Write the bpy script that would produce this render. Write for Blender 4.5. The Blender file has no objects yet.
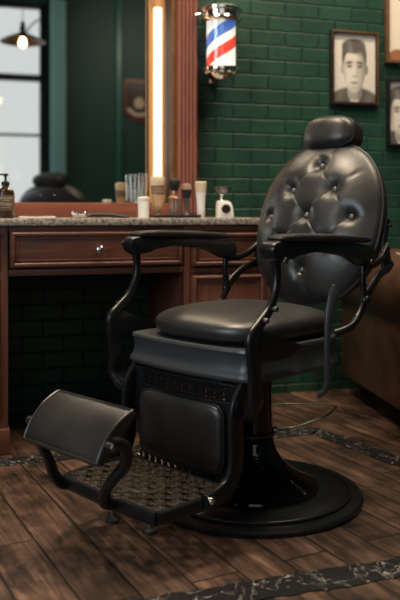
import bpy, bmesh, math, random
from math import sin, cos, pi, radians as R, atan2, sqrt, exp
from mathutils import Vector, Matrix
random.seed(7)
S = bpy.context.scene
COL = S.collection
V = Vector

# ------------------------------------------------------------------ camera numbers
YAW = R(17); CY = -3.68; CH = 0.90; FPX = 800.0
def on_plane(px, yw, py=None):
    """world point seen at picture column px on the vertical plane y = yw"""
    u = (px-200)/FPX
    dx = sin(YAW)+u*cos(YAW); dy = cos(YAW)-u*sin(YAW)
    Z = (yw-CY)/dy
    return V((Z*dx, yw, CH+(212-(py if py is not None else 212))/FPX*Z))
def view(x, z, h=0.0):
    return V((x*cos(YAW)+z*sin(YAW), CY+z*cos(YAW)-x*sin(YAW), h))

# ------------------------------------------------------------------ materials
def mat(name, col=(.5,.5,.5), rough=.5, metal=0., spec=.5, coat=0., emit=None, es=0., trans=0., ior=1.45):
    m = bpy.data.materials.new(name); m.use_nodes = True
    b = m.node_tree.nodes['Principled BSDF']
    b.inputs['Base Color'].default_value = (*col, 1); b.inputs['Roughness'].default_value = rough
    b.inputs['Metallic'].default_value = metal; b.inputs['Specular IOR Level'].default_value = spec
    b.inputs['Coat Weight'].default_value = coat; b.inputs['Coat Roughness'].default_value = .15
    b.inputs['Transmission Weight'].default_value = trans; b.inputs['IOR'].default_value = ior
    if emit: b.inputs['Emission Color'].default_value = (*emit, 1); b.inputs['Emission Strength'].default_value = es
    return m
def nd(m, t, **kw):
    n = m.node_tree.nodes.new(t)
    for k, v in kw.items():
        if hasattr(n, k): setattr(n, k, v)
        else: n.inputs[k.replace('_', ' ')].default_value = v
    return n
def lk(m, a, b): m.node_tree.links.new(a, b)
def bsdf(m): return m.node_tree.nodes['Principled BSDF']
def ramp(m, fac, stops):
    r = nd(m, 'ShaderNodeValToRGB'); e = r.color_ramp.elements
    while len(e) < len(stops): e.new(.5)
    for i, (p, c) in enumerate(stops): e[i].position = p; e[i].color = (*c, 1)
    lk(m, fac, r.inputs['Fac']); return r
def bump(m, h, strength=.3, dist=.002, prev=None):
    b = nd(m, 'ShaderNodeBump'); b.inputs['Strength'].default_value = strength; b.inputs['Distance'].default_value = dist
    lk(m, h, b.inputs['Height'])
    if prev: lk(m, prev, b.inputs['Normal'])
    lk(m, b.outputs[0], bsdf(m).inputs['Normal']); return b.outputs[0]
def coords(m, scale=(1,1,1), rot=(0,0,0), loc=(0,0,0), kind='Object'):
    t = nd(m, 'ShaderNodeTexCoord'); p = nd(m, 'ShaderNodeMapping')
    p.inputs['Scale'].default_value = scale; p.inputs['Rotation'].default_value = rot; p.inputs['Location'].default_value = loc
    lk(m, t.outputs[kind], p.inputs['Vector']); return p.outputs[0]

def leather(name, c0, c1, rough=.38, grain=260, bs=.25):
    m = mat(name, c0, rough, spec=.7)
    co = coords(m)
    v = nd(m, 'ShaderNodeTexVoronoi', Scale=grain); lk(m, co, v.inputs['Vector'])
    n = nd(m, 'ShaderNodeTexNoise', Scale=9, Detail=6); lk(m, co, n.inputs['Vector'])
    r = ramp(m, n.outputs['Fac'], [(.3, c0), (.75, c1)]); lk(m, r.outputs[0], bsdf(m).inputs['Base Color'])
    rr = nd(m, 'ShaderNodeMapRange', To_Min=rough-.07, To_Max=rough+.12); lk(m, n.outputs['Fac'], rr.inputs[0]); lk(m, rr.outputs[0], bsdf(m).inputs['Roughness'])
    b1 = bump(m, v.outputs['Distance'], bs, .0012)
    n2 = nd(m, 'ShaderNodeTexNoise', Scale=35, Detail=3); lk(m, co, n2.inputs['Vector'])
    bump(m, n2.outputs['Fac'], .12, .004, b1)
    return m
def wood(name, c0, c1, scale=(1,1,1), rough=.38, spec=.5, g=14):
    m = mat(name, c0, rough, spec=spec)
    co = coords(m, scale)
    n = nd(m, 'ShaderNodeTexNoise', Scale=g, Detail=8, Roughness=.65, Distortion=.6); lk(m, co, n.inputs['Vector'])
    r = ramp(m, n.outputs['Fac'], [(.3, c0), (.7, c1)]); lk(m, r.outputs[0], bsdf(m).inputs['Base Color'])
    bump(m, n.outputs['Fac'], .12, .002)
    return m

BLK = leather('black_leather', (.012,.012,.013), (.026,.0245,.0235), .35)
BRN = leather('brown_leather', (.036,.017,.011), (.085,.040,.022), .34, 160, .3)
BTN = mat('button_leather', (.10,.10,.10), .28, .3, .8)
IRON = mat('satin_black_enamel', (.006,.007,.0085), .32, 0, .5)
n_ = nd(IRON, 'ShaderNodeTexNoise', Scale=220, Detail=2); lk(IRON, coords(IRON), n_.inputs['Vector']); bump(IRON, n_.outputs['Fac'], .12, .0008)
APRON = mat('grey_black_enamel', (.038,.042,.048), .36, 0, .6)
STEP = mat('worn_cast_iron', (.075,.058,.044), .40, .5, .5)
GLOSS = mat('gloss_black_enamel', (.004,.004,.004), .07, 0, .6)
RUB = mat('black_rubber', (.010,.010,.010), .55)
CHR = mat('chrome', (.80,.78,.75), .14, 1)
STEEL = mat('dark_steel', (.20,.20,.20), .34, 1)
BRASS = mat('brass', (.85,.62,.36), .25, 1)
MAH = wood('mahogany', (.060,.021,.014), (.135,.050,.031), (1,1,6), .42)
MAHH = wood('mahogany_cross_grain', (.060,.021,.014), (.135,.050,.031), (.16,1,1.4), .42, g=30)
MAHV = wood('mahogany_upright_grain', (.070,.024,.015), (.15,.055,.033), (2,2,.12), .42, g=30)
FRW = wood('red_mirror_wood', (.13,.038,.024), (.23,.078,.047), (3,3,.25), .42, g=22)
FRH = wood('red_mirror_wood_rail', (.13,.038,.024), (.23,.078,.047), (.25,3,3), .42, g=22)

def brick_mat(name):
    m = mat(name, (.02,.07,.04), .42, spec=.4)
    t = nd(m, 'ShaderNodeTexCoord'); sp = nd(m, 'ShaderNodeSeparateXYZ'); lk(m, t.outputs['Object'], sp.inputs[0])
    ax = nd(m, 'ShaderNodeMath', operation='ADD'); lk(m, sp.outputs['X'], ax.inputs[0]); ax.inputs[1].default_value = .075
    ay = nd(m, 'ShaderNodeMath', operation='ADD'); lk(m, sp.outputs['Z'], ay.inputs[0]); ay.inputs[1].default_value = -.046
    cb = nd(m, 'ShaderNodeCombineXYZ'); lk(m, ax.outputs[0], cb.inputs[0]); lk(m, ay.outputs[0], cb.inputs[1])
    nz = nd(m, 'ShaderNodeTexNoise', Scale=14, Detail=3); lk(m, t.outputs['Object'], nz.inputs['Vector'])
    mx = nd(m, 'ShaderNodeVectorMath', operation='SCALE'); mx.inputs['Scale'].default_value = .006
    lk(m, nz.outputs['Color'], mx.inputs[0])
    ad = nd(m, 'ShaderNodeVectorMath', operation='ADD'); lk(m, cb.outputs[0], ad.inputs[0]); lk(m, mx.outputs[0], ad.inputs[1])
    b = nd(m, 'ShaderNodeTexBrick', Scale=1., Mortar_Size=.0060, Mortar_Smooth=.8, Brick_Width=.183, Row_Height=.073, Bias=0.)
    b.offset = .5; b.offset_frequency = 2
    b.inputs['Color1'].default_value = (.013,.043,.029,1); b.inputs['Color2'].default_value = (.016,.054,.036,1); b.inputs['Mortar'].default_value = (.011,.037,.026,1)
    lk(m, ad.outputs[0], b.inputs['Vector'])
    n2 = nd(m, 'ShaderNodeTexNoise', Scale=7, Detail=8, Roughness=.7); lk(m, t.outputs['Object'], n2.inputs['Vector'])
    r = ramp(m, n2.outputs['Fac'], [(.3, (.65,.65,.65)), (.75, (1.25,1.25,1.2))])
    mm = nd(m, 'ShaderNodeMix', data_type='RGBA', blend_type='MULTIPLY'); mm.inputs['Factor'].default_value = 1
    lk(m, b.outputs['Color'], mm.inputs['A']); lk(m, r.outputs[0], mm.inputs['B']); lk(m, mm.outputs['Result'], bsdf(m).inputs['Base Color'])
    inv = nd(m, 'ShaderNodeMath', operation='SUBTRACT'); inv.inputs[0].default_value = 1; lk(m, b.outputs['Fac'], inv.inputs[1])
    b1 = bump(m, inv.outputs[0], .9, .008)
    n3 = nd(m, 'ShaderNodeTexNoise', Scale=45, Detail=5); lk(m, t.outputs['Object'], n3.inputs['Vector'])
    bump(m, n3.outputs['Fac'], .45, .006, b1)
    return m
BRICK = brick_mat('green_painted_brick')

def floor_mat():
    m = mat('worn_wooden_planks', (.1,.05,.03), .45)
    a = R(90+10.2)
    t = nd(m, 'ShaderNodeTexCoord')
    mp = nd(m, 'ShaderNodeMapping'); mp.vector_type = 'POINT'
    mp.inputs['Rotation'].default_value = (0, 0, -a); mp.inputs['Location'].default_value = (.31, .083, 0)
    lk(m, t.outputs['Object'], mp.inputs['Vector'])
    b = nd(m, 'ShaderNodeTexBrick', Scale=1., Mortar_Size=.0034, Mortar_Smooth=.4, Brick_Width=1.15, Row_Height=.134, Bias=0.)
    b.offset = .37; b.offset_frequency = 2; b.squash = 1
    b.inputs['Color1'].default_value = (0,0,0,1); b.inputs['Color2'].default_value = (1,1,1,1); b.inputs['Mortar'].default_value = (.5,.5,.5,1)
    lk(m, mp.outputs[0], b.inputs['Vector'])
    # per plank grain offset
    sc = nd(m, 'ShaderNodeVectorMath', operation='SCALE'); sc.inputs['Scale'].default_value = 9.; lk(m, b.outputs['Color'], sc.inputs[0])
    ad = nd(m, 'ShaderNodeVectorMath', operation='ADD'); lk(m, mp.outputs[0], ad.inputs[0]); lk(m, sc.outputs[0], ad.inputs[1])
    st = nd(m, 'ShaderNodeMapping'); st.inputs['Scale'].default_value = (1.6, 22, 1); lk(m, ad.outputs[0], st.inputs['Vector'])
    g = nd(m, 'ShaderNodeTexNoise', Scale=1.7, Detail=9, Roughness=.68, Distortion=1.1); lk(m, st.outputs[0], g.inputs['Vector'])
    r = ramp(m, g.outputs['Fac'], [(.30, (.014,.009,.007)), (.5, (.072,.043,.030)), (.72, (.165,.110,.083))])
    w = nd(m, 'ShaderNodeTexNoise', Scale=5.5, Detail=7, Roughness=.7); lk(m, ad.outputs[0], w.inputs['Vector'])
    wr = ramp(m, w.outputs['Fac'], [(.34, (.20,.20,.22)), (.66, (1.55,1.45,1.36))])
    mm = nd(m, 'ShaderNodeMix', data_type='RGBA', blend_type='MULTIPLY'); mm.inputs['Factor'].default_value = 1
    lk(m, r.outputs[0], mm.inputs['A']); lk(m, wr.outputs[0], mm.inputs['B'])
    pr = ramp(m, b.outputs['Color'], [(0, (.68,.66,.66)), (1, (1.2,1.15,1.1))])
    m2 = nd(m, 'ShaderNodeMix', data_type='RGBA', blend_type='MULTIPLY'); m2.inputs['Factor'].default_value = 1
    lk(m, mm.outputs['Result'], m2.inputs['A']); lk(m, pr.outputs[0], m2.inputs['B'])
    m3 = nd(m, 'ShaderNodeMix', data_type='RGBA'); lk(m, b.outputs['Fac'], m3.inputs['Factor'])
    lk(m, m2.outputs['Result'], m3.inputs['A']); m3.inputs['B'].default_value = (.008,.005,.004,1)
    lk(m, m3.outputs['Result'], bsdf(m).inputs['Base Color'])
    rr = nd(m, 'ShaderNodeMapRange', To_Min=.34, To_Max=.62); lk(m, w.outputs['Fac'], rr.inputs[0]); lk(m, rr.outputs[0], bsdf(m).inputs['Roughness'])
    inv = nd(m, 'ShaderNodeMath', operation='SUBTRACT'); inv.inputs[0].default_value = 1; lk(m, b.outputs['Fac'], inv.inputs[1])
    b1 = bump(m, inv.outputs[0], .8, .005); bump(m, g.outputs['Fac'], .35, .004, b1)
    return m
FLOOR = floor_mat()

def granite():
    m = mat('speckled_granite', (.3,.27,.24), .25)
    co = coords(m)
    v = nd(m, 'ShaderNodeTexNoise', Scale=75, Detail=6, Roughness=.8); lk(m, co, v.inputs['Vector'])
    r = ramp(m, v.outputs['Fac'], [(.36, (.035,.028,.024)), (.47, (.21,.18,.155)), (.58, (.42,.375,.33)), (.7, (.62,.56,.50))])
    lk(m, r.outputs[0], bsdf(m).inputs['Base Color']); return m
GRAN = granite()
def inlay():
    m = mat('black_veined_stone', (.02,.02,.02), .35)
    co = coords(m)
    w = nd(m, 'ShaderNodeTexNoise', Scale=9, Detail=5); lk(m, co, w.inputs['Vector'])
    sc = nd(m, 'ShaderNodeVectorMath', operation='SCALE'); sc.inputs['Scale'].default_value = .5; lk(m, w.outputs['Color'], sc.inputs[0])
    ad = nd(m, 'ShaderNodeVectorMath', operation='ADD'); lk(m, co, ad.inputs[0]); lk(m, sc.outputs[0], ad.inputs[1])
    v = nd(m, 'ShaderNodeTexVoronoi', Scale=8, feature='DISTANCE_TO_EDGE'); lk(m, ad.outputs[0], v.inputs['Vector'])
    n2 = nd(m, 'ShaderNodeTexNoise', Scale=40, Detail=5, Roughness=.8); lk(m, co, n2.inputs['Vector'])
    mu = nd(m, 'ShaderNodeMath', operation='MULTIPLY_ADD'); lk(m, n2.outputs['Fac'], mu.inputs[0]); mu.inputs[1].default_value = .11; lk(m, v.outputs['Distance'], mu.inputs[2])
    r = ramp(m, mu.outputs[0], [(.046, (.62,.60,.56)), (.060, (.09,.085,.08)), (.085, (.012,.012,.013))])
    lk(m, r.outputs[0], bsdf(m).inputs['Base Color']); bump(m, n2.outputs['Fac'], .4, .003); return m
INLAY = inlay()
CREAM = mat('cream_bristle', (.62,.50,.36), .8)
WHITE = mat('white_ceramic', (.78,.76,.73), .3)
BRSD = mat('black_bristle', (.012,.010,.010), .75)
ROSE = mat('rose_gold_metal', (.85,.50,.38), .28, 1)
BIRCH = wood('pale_wood', (.42,.27,.14), (.58,.40,.23), (4,4,.6), .45)
GLASS = mat('clear_glass', (1,1,1), .02, trans=1., ior=1.45)
AMBER = mat('dark_amber_glass', (.028,.012,.007), .12)
PAPER = mat('cream_paper', (.72,.66,.56), .7)
PRINTC = None
DKWOOD = wood('dark_frame_wood', (.012,.007,.005), (.030,.016,.010), (2,2,2), .4)
GOLDW = wood('brown_gilt_wood', (.09,.045,.022), (.17,.09,.042), (2,2,2), .35)
GREENP = mat('dark_green_paint', (.008,.040,.030), .6)
TEALP = mat('teal_curtain_cloth', (.60,.84,.81), .75)
BLKP = mat('black_window_paint', (.008,.008,.009), .4)
MIRROR = mat('mirror_silver', (.72,.74,.73), .015, 1)
CEILM = mat('dark_ceiling_paint', (.05,.05,.05), .8)

# ------------------------------------------------------------------ mesh builder
def catmull(pts, n=6):
    P = [V(p) for p in pts]
    if len(P) < 3: return P
    out = []
    for i in range(len(P)-1):
        p0 = P[max(i-1,0)]; p1 = P[i]; p2 = P[i+1]; p3 = P[min(i+2,len(P)-1)]
        for k in range(n):
            t = k/n
            out.append(.5*((2*p1)+(p2-p0)*t+(2*p0-5*p1+4*p2-p3)*t*t+(3*p1-p0-3*p2+p3)*t**3))
    out.append(P[-1]); return out
def lerp_list(vals, n, cnt):
    out = []
    for i in range(len(vals)-1):
        for k in range(n): out.append(vals[i]+(vals[i+1]-vals[i])*k/n)
    out.append(vals[-1]); return out
def spow(x, e): return math.copysign(abs(x)**e, x)

class MB:
    def __init__(s): s.bm = bmesh.new()
    def box(s, c, size, rot=None, bev=0., seg=2):
        r = bmesh.ops.create_cube(s.bm, size=1)
        vs = r['verts']
        M = Matrix.Translation(V(c)) @ (rot if rot is not None else Matrix.Identity(4)) @ Matrix.Diagonal((*size, 1))
        bmesh.ops.transform(s.bm, matrix=M, verts=vs)
        if bev > 0:
            es = list({e for v in vs for e in v.link_edges})
            bmesh.ops.bevel(s.bm, geom=es, offset=bev, segments=seg, affect='EDGES', profile=.6)
        return s
    def tube(s, pts, a, b=None, ref=(0,1,0), seg=12, n=6, ex=1., smooth=True, cap=True):
        """swept bar; a = half width in plane, b = half width along ref"""
        P = catmull(pts, n) if smooth and len(pts) > 2 else [V(p) for p in pts]
        def ex_list(v):
            if not isinstance(v, (list, tuple)): return [v]*len(P)
            return lerp_list(v, n, len(P)) if len(P) != len(v) else list(v)
        A = ex_list(a); B = ex_list(b if b is not None else a)
        ref = V(ref).normalized(); rings = []
        for i, p in enumerate(P):
            t = (P[min(i+1,len(P)-1)]-P[max(i-1,0)]).normalized()
            r = ref - t*ref.dot(t)
            if r.length < 1e-3: r = V((1,0,0)) - t*t.x
            r.normalize(); q = t.cross(r)
            ring = []
            for k in range(seg):
                th = 2*pi*k/seg
                ring.append(s.bm.verts.new(p + q*(A[i]*spow(cos(th), ex)) + r*(B[i]*spow(sin(th), ex))))
            rings.append(ring)
        for i in range(len(rings)-1):
            for k in range(seg):
                s.bm.faces.new((rings[i][k], rings[i][(k+1)%seg], rings[i+1][(k+1)%seg], rings[i+1][k]))
        if cap:
            s.bm.faces.new(rings[0][::-1]); s.bm.faces.new(rings[-1])
        return s
    def ring(s, pts, a, b=None, ref=(0,1,0), seg=10):
        """closed loop bar"""
        P = [V(p) for p in pts]; b = b or a; ref = V(ref).normalized(); N = len(P); rings = []
        for i, p in enumerate(P):
            t = (P[(i+1)%N]-P[i-1]).normalized(); r = (ref-t*ref.dot(t)).normalized(); q = t.cross(r)
            rings.append([s.bm.verts.new(p+q*a*cos(2*pi*k/seg)+r*b*sin(2*pi*k/seg)) for k in range(seg)])
        for i in range(N):
            for k in range(seg):
                j = (i+1)%N
                s.bm.faces.new((rings[i][k], rings[i][(k+1)%seg], rings[j][(k+1)%seg], rings[j][k]))
        return s
    def lathe(s, prof, c=(0,0,0), seg=48, M=None):
        """prof = [(radius, height)]"""
        rings = []; M = M or Matrix.Identity(4); c = V(c)
        for r, z in prof:
            if r < 1e-5: rings.append([s.bm.verts.new(c + (M @ V((0,0,z))))])
            else: rings.append([s.bm.verts.new(c + (M @ V((r*cos(2*pi*k/seg), r*sin(2*pi*k/seg), z)))) for k in range(seg)])
        for i in range(len(rings)-1):
            A, B = rings[i], rings[i+1]
            for k in range(seg):
                k2 = (k+1)%seg
                if len(A) == 1 and len(B) == 1: continue
                if len(A) == 1: s.bm.faces.new((A[0], B[k2], B[k]))
                elif len(B) == 1: s.bm.faces.new((A[k], A[k2], B[0]))
                else: s.bm.faces.new((A[k], A[k2], B[k2], B[k]))
        if len(rings[0]) > 1: s.bm.faces.new(rings[0][::-1])
        if len(rings[-1]) > 1: s.bm.faces.new(rings[-1])
        return s
    def puff(s, c, size, e1=.5, e2=.5, M=None, nu=48, nv=24, warp=None):
        """superellipsoid cushion: e1 vertical roundness, e2 plan roundness"""
        M = M or Matrix.Identity(4); c = V(c); rings = []
        for j in range(nv+1):
            v = -pi/2+pi*j/nv; ring = []
            for i in range(nu):
                u = 2*pi*i/nu
                p = V((size[0]/2*spow(cos(v), e1)*spow(cos(u), e2), size[1]/2*spow(cos(v), e1)*spow(sin(u), e2), size[2]/2*spow(sin(v), e1)))
                if warp: p = warp(p)
                if j in (0, nv):
                    if i == 0: ring.append(s.bm.verts.new(c+M@p))
                else: ring.append(s.bm.verts.new(c+M@p))
            rings.append(ring)
        for j in range(nv):
            A, B = rings[j], rings[j+1]
            for i in range(nu):
                k = (i+1)%nu
                if len(A) == 1: s.bm.faces.new((A[0], B[k], B[i]))
                elif len(B) == 1: s.bm.faces.new((A[i], A[k], B[0]))
                else: s.bm.faces.new((A[i], A[k], B[k], B[i]))
        return s
    def plate(s, poly, y0, y1, bev=.003, fn=None):
        """polygon in (x,z) extruded along y; fn maps (x,y,z) to a point"""
        fn = fn or (lambda x, y, z: V((x, y, z)))
        a = [s.bm.verts.new(fn(x, y0, z)) for x, z in poly]; b = [s.bm.verts.new(fn(x, y1, z)) for x, z in poly]
        f1 = s.bm.faces.new(a); f2 = s.bm.faces.new(b[::-1]); n = len(poly); fs = [f1, f2]
        for i in range(n): fs.append(s.bm.faces.new((a[i], b[i], b[(i+1)%n], a[(i+1)%n])))
        if bev:
            es = [e for e in set(f1.edges)|set(f2.edges)]
            bmesh.ops.bevel(s.bm, geom=es, offset=bev, segments=2, affect='EDGES', profile=.6)
        return s
    def sph(s, c, r, sc=(1,1,1), seg=16):
        res = bmesh.ops.create_uvsphere(s.bm, u_segments=seg, v_segments=seg//2+2, radius=r)
        bmesh.ops.transform(s.bm, matrix=Matrix.Translation(V(c)) @ Matrix.Diagonal((*sc, 1)), verts=res['verts']); return s
    def cyl(s, p0, p1, r, seg=16, r2=None):
        return s.tube([p0, p1], [r, r2 if r2 is not None else r], seg=seg, smooth=False, ref=(.31,.2,.93))
    def build(s, name, m, parent=None, smooth=True, loc=None, auto=35):
        bmesh.ops.recalc_face_normals(s.bm, faces=s.bm.faces)
        me = bpy.data.meshes.new(name); s.bm.to_mesh(me); s.bm.free()
        if isinstance(m, (list, tuple)):
            for q in m: me.materials.append(q)
        else: me.materials.append(m)
        if smooth:
            for p in me.polygons: p.use_smooth = True
            me.set_sharp_from_angle(angle=R(auto))
        o = bpy.data.objects.new(name, me); COL.objects.link(o)
        if parent: o.parent = parent
        if loc is not None: o.location = loc
        return o
def tag(o, label=None, cat=None, group=None, kind=None):
    if label: o['label'] = label
    if cat: o['category'] = cat
    if group: o['group'] = group
    if kind: o['kind'] = kind
    return o
def empty(name, loc=(0,0,0), rz=0., **kw):
    o = bpy.data.objects.new(name, None); COL.objects.link(o); o.empty_display_size = .05
    o.location = loc; o.rotation_euler = (0, 0, rz); return tag(o, **kw)
def struct(name, mb, m, parent=None, **k):
    o = mb.build(name, m, parent, **k)
    if not parent: o['kind'] = 'structure'
    return o
def box_obj(name, c, size, m, parent=None, bev=0.):
    return MB().box(c, size, bev=bev).build(name, m, parent)

# ================================================================== ROOM
XL, XR, YB, ZC = -3.0, 4.2, -6.5, 3.7
struct('wall_back', MB().box(((XL+XR)/2, .1, ZC/2), (XR-XL+.4, .2, ZC)), BRICK)
LY0, LY1, LZ0, LZ1 = -4.9, -2.3, .95, 3.2
wl = MB(); wl.box((XL-.1, (YB+LY0)/2, ZC/2), (.2, LY0-YB, ZC)); wl.box((XL-.1, LY1/2, ZC/2), (.2, -LY1, ZC))
wl.box((XL-.1, (LY0+LY1)/2, LZ0/2), (.2, LY1-LY0, LZ0)); wl.box((XL-.1, (LY0+LY1)/2, (LZ1+ZC)/2), (.2, LY1-LY0, ZC-LZ1))
struct('wall_left', wl, GREENP)
struct('wall_right', MB().box((XR+.1, YB/2, ZC/2), (.2, -YB, ZC)), GREENP)
struct('floor', MB().box(((XL+XR)/2, YB/2, -.05), (XR-XL+.4, -YB+.4, .1)), FLOOR)
struct('ceiling', MB().box(((XL+XR)/2, YB/2, ZC+.05), (XR-XL+.4, -YB+.4, .1)), CEILM)
WX0, WX1, WZ0, WZ1 = -2.1, 1.11, .95, 3.5      # window behind the camera
wm = MB()
wm.box(((XL+WX0)/2, YB-.1, ZC/2), (WX0-XL, .2, ZC)); wm.box(((WX1+XR)/2, YB-.1, ZC/2), (XR-WX1, .2, ZC))
wm.box(((WX0+WX1)/2, YB-.1, WZ0/2), (WX1-WX0, .2, WZ0)); wm.box(((WX0+WX1)/2, YB-.1, (WZ1+ZC)/2), (WX1-WX0, .2, ZC-WZ1))
struct('wall_rear', wm, GREENP)
win = struct('window_1', MB().box(((WX0+WX1)/2, YB-.12, (WZ0+WZ1)/2), (WX1-WX0, .004, WZ1-WZ0)), BLKP)
wg = bpy.data.materials.new('window_pane_glass'); wg.use_nodes = True
nt = wg.node_tree; nt.nodes.clear()
o_ = nt.nodes.new('ShaderNodeOutputMaterial'); mxs = nt.nodes.new('ShaderNodeMixShader'); tr = nt.nodes.new('ShaderNodeBsdfTransparent'); gl = nt.nodes.new('ShaderNodeBsdfGlossy')
tr.inputs[0].default_value = (.94,.96,.95,1); gl.inputs['Roughness'].default_value = .02; mxs.inputs[0].default_value = .06
nt.links.new(tr.outputs[0], mxs.inputs[1]); nt.links.new(gl.outputs[0], mxs.inputs[2]); nt.links.new(mxs.outputs[0], o_.inputs[0])
win.data.materials.clear(); win.data.materials.append(wg)
w2 = struct('window_2', MB().box((XL-.12, (LY0+LY1)/2, (LZ0+LZ1)/2), (.004, LY1-LY0, LZ1-LZ0)), wg)
f2 = MB()
for yy in (LY0+.04, (LY0*2+LY1)/3, (LY0+2*LY1)/3, LY1-.04): f2.box((XL-.06, yy, (LZ0+LZ1)/2), (.08, .07, LZ1-LZ0), bev=.004)
for zz in (LZ0+.03, 1.7, 2.45, LZ1-.03): f2.box((XL-.06, (LY0+LY1)/2, zz), (.07, LY1-LY0, .06), bev=.004)
f2.build('window_frame', BLKP, w2)
fm = MB()
for x in (WX0+.05, -1.05, 0., 1.06): fm.box((x, YB-.06, (WZ0+WZ1)/2), (.10 if x > 1 or x < -2 else .07, .08, WZ1-WZ0), bev=.004)
for z, h in ((WZ0+.03, .06), (1.86, .03), (2.575, .085), (WZ1-.03, .06)): fm.box(((WX0+WX1)/2, YB-.06, z), (WX1-WX0, .07, h), bev=.004)
fm.build('window_frame', BLKP, win)
struct('trim_1', MB().box(((WX0+WX1)/2, YB+.05, WZ0-.02), (WX1-WX0+.2, .14, .04), bev=.006), BLKP)
struct('trim_2', MB().box((2.0, YB+.02, ZC/2), (.06, .05, ZC), bev=.004), mat('green_trim_paint', (.03,.11,.08), .4))
# teal curtain beside the window
cm = MB(); pts = []
N = 60
for i in range(N+1):
    x = 1.13+.19*i/N; pts.append((x, YB+.10+.025*sin(i/N*2*pi*4)))
for z0, z1 in ((.05, 3.55),):
    a = [cm.bm.verts.new((x, y, z0)) for x, y in pts]; b = [cm.bm.verts.new((x, y, z1)) for x, y in pts]
    for i in range(N): cm.bm.faces.new((a[i], a[i+1], b[i+1], b[i]))
bmesh.ops.solidify(cm.bm, geom=cm.bm.faces[:], thickness=.004)
tag(cm.build('curtain', TEALP), 'pale teal curtain hanging beside the tall window, seen in the mirror', 'curtain')

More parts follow.
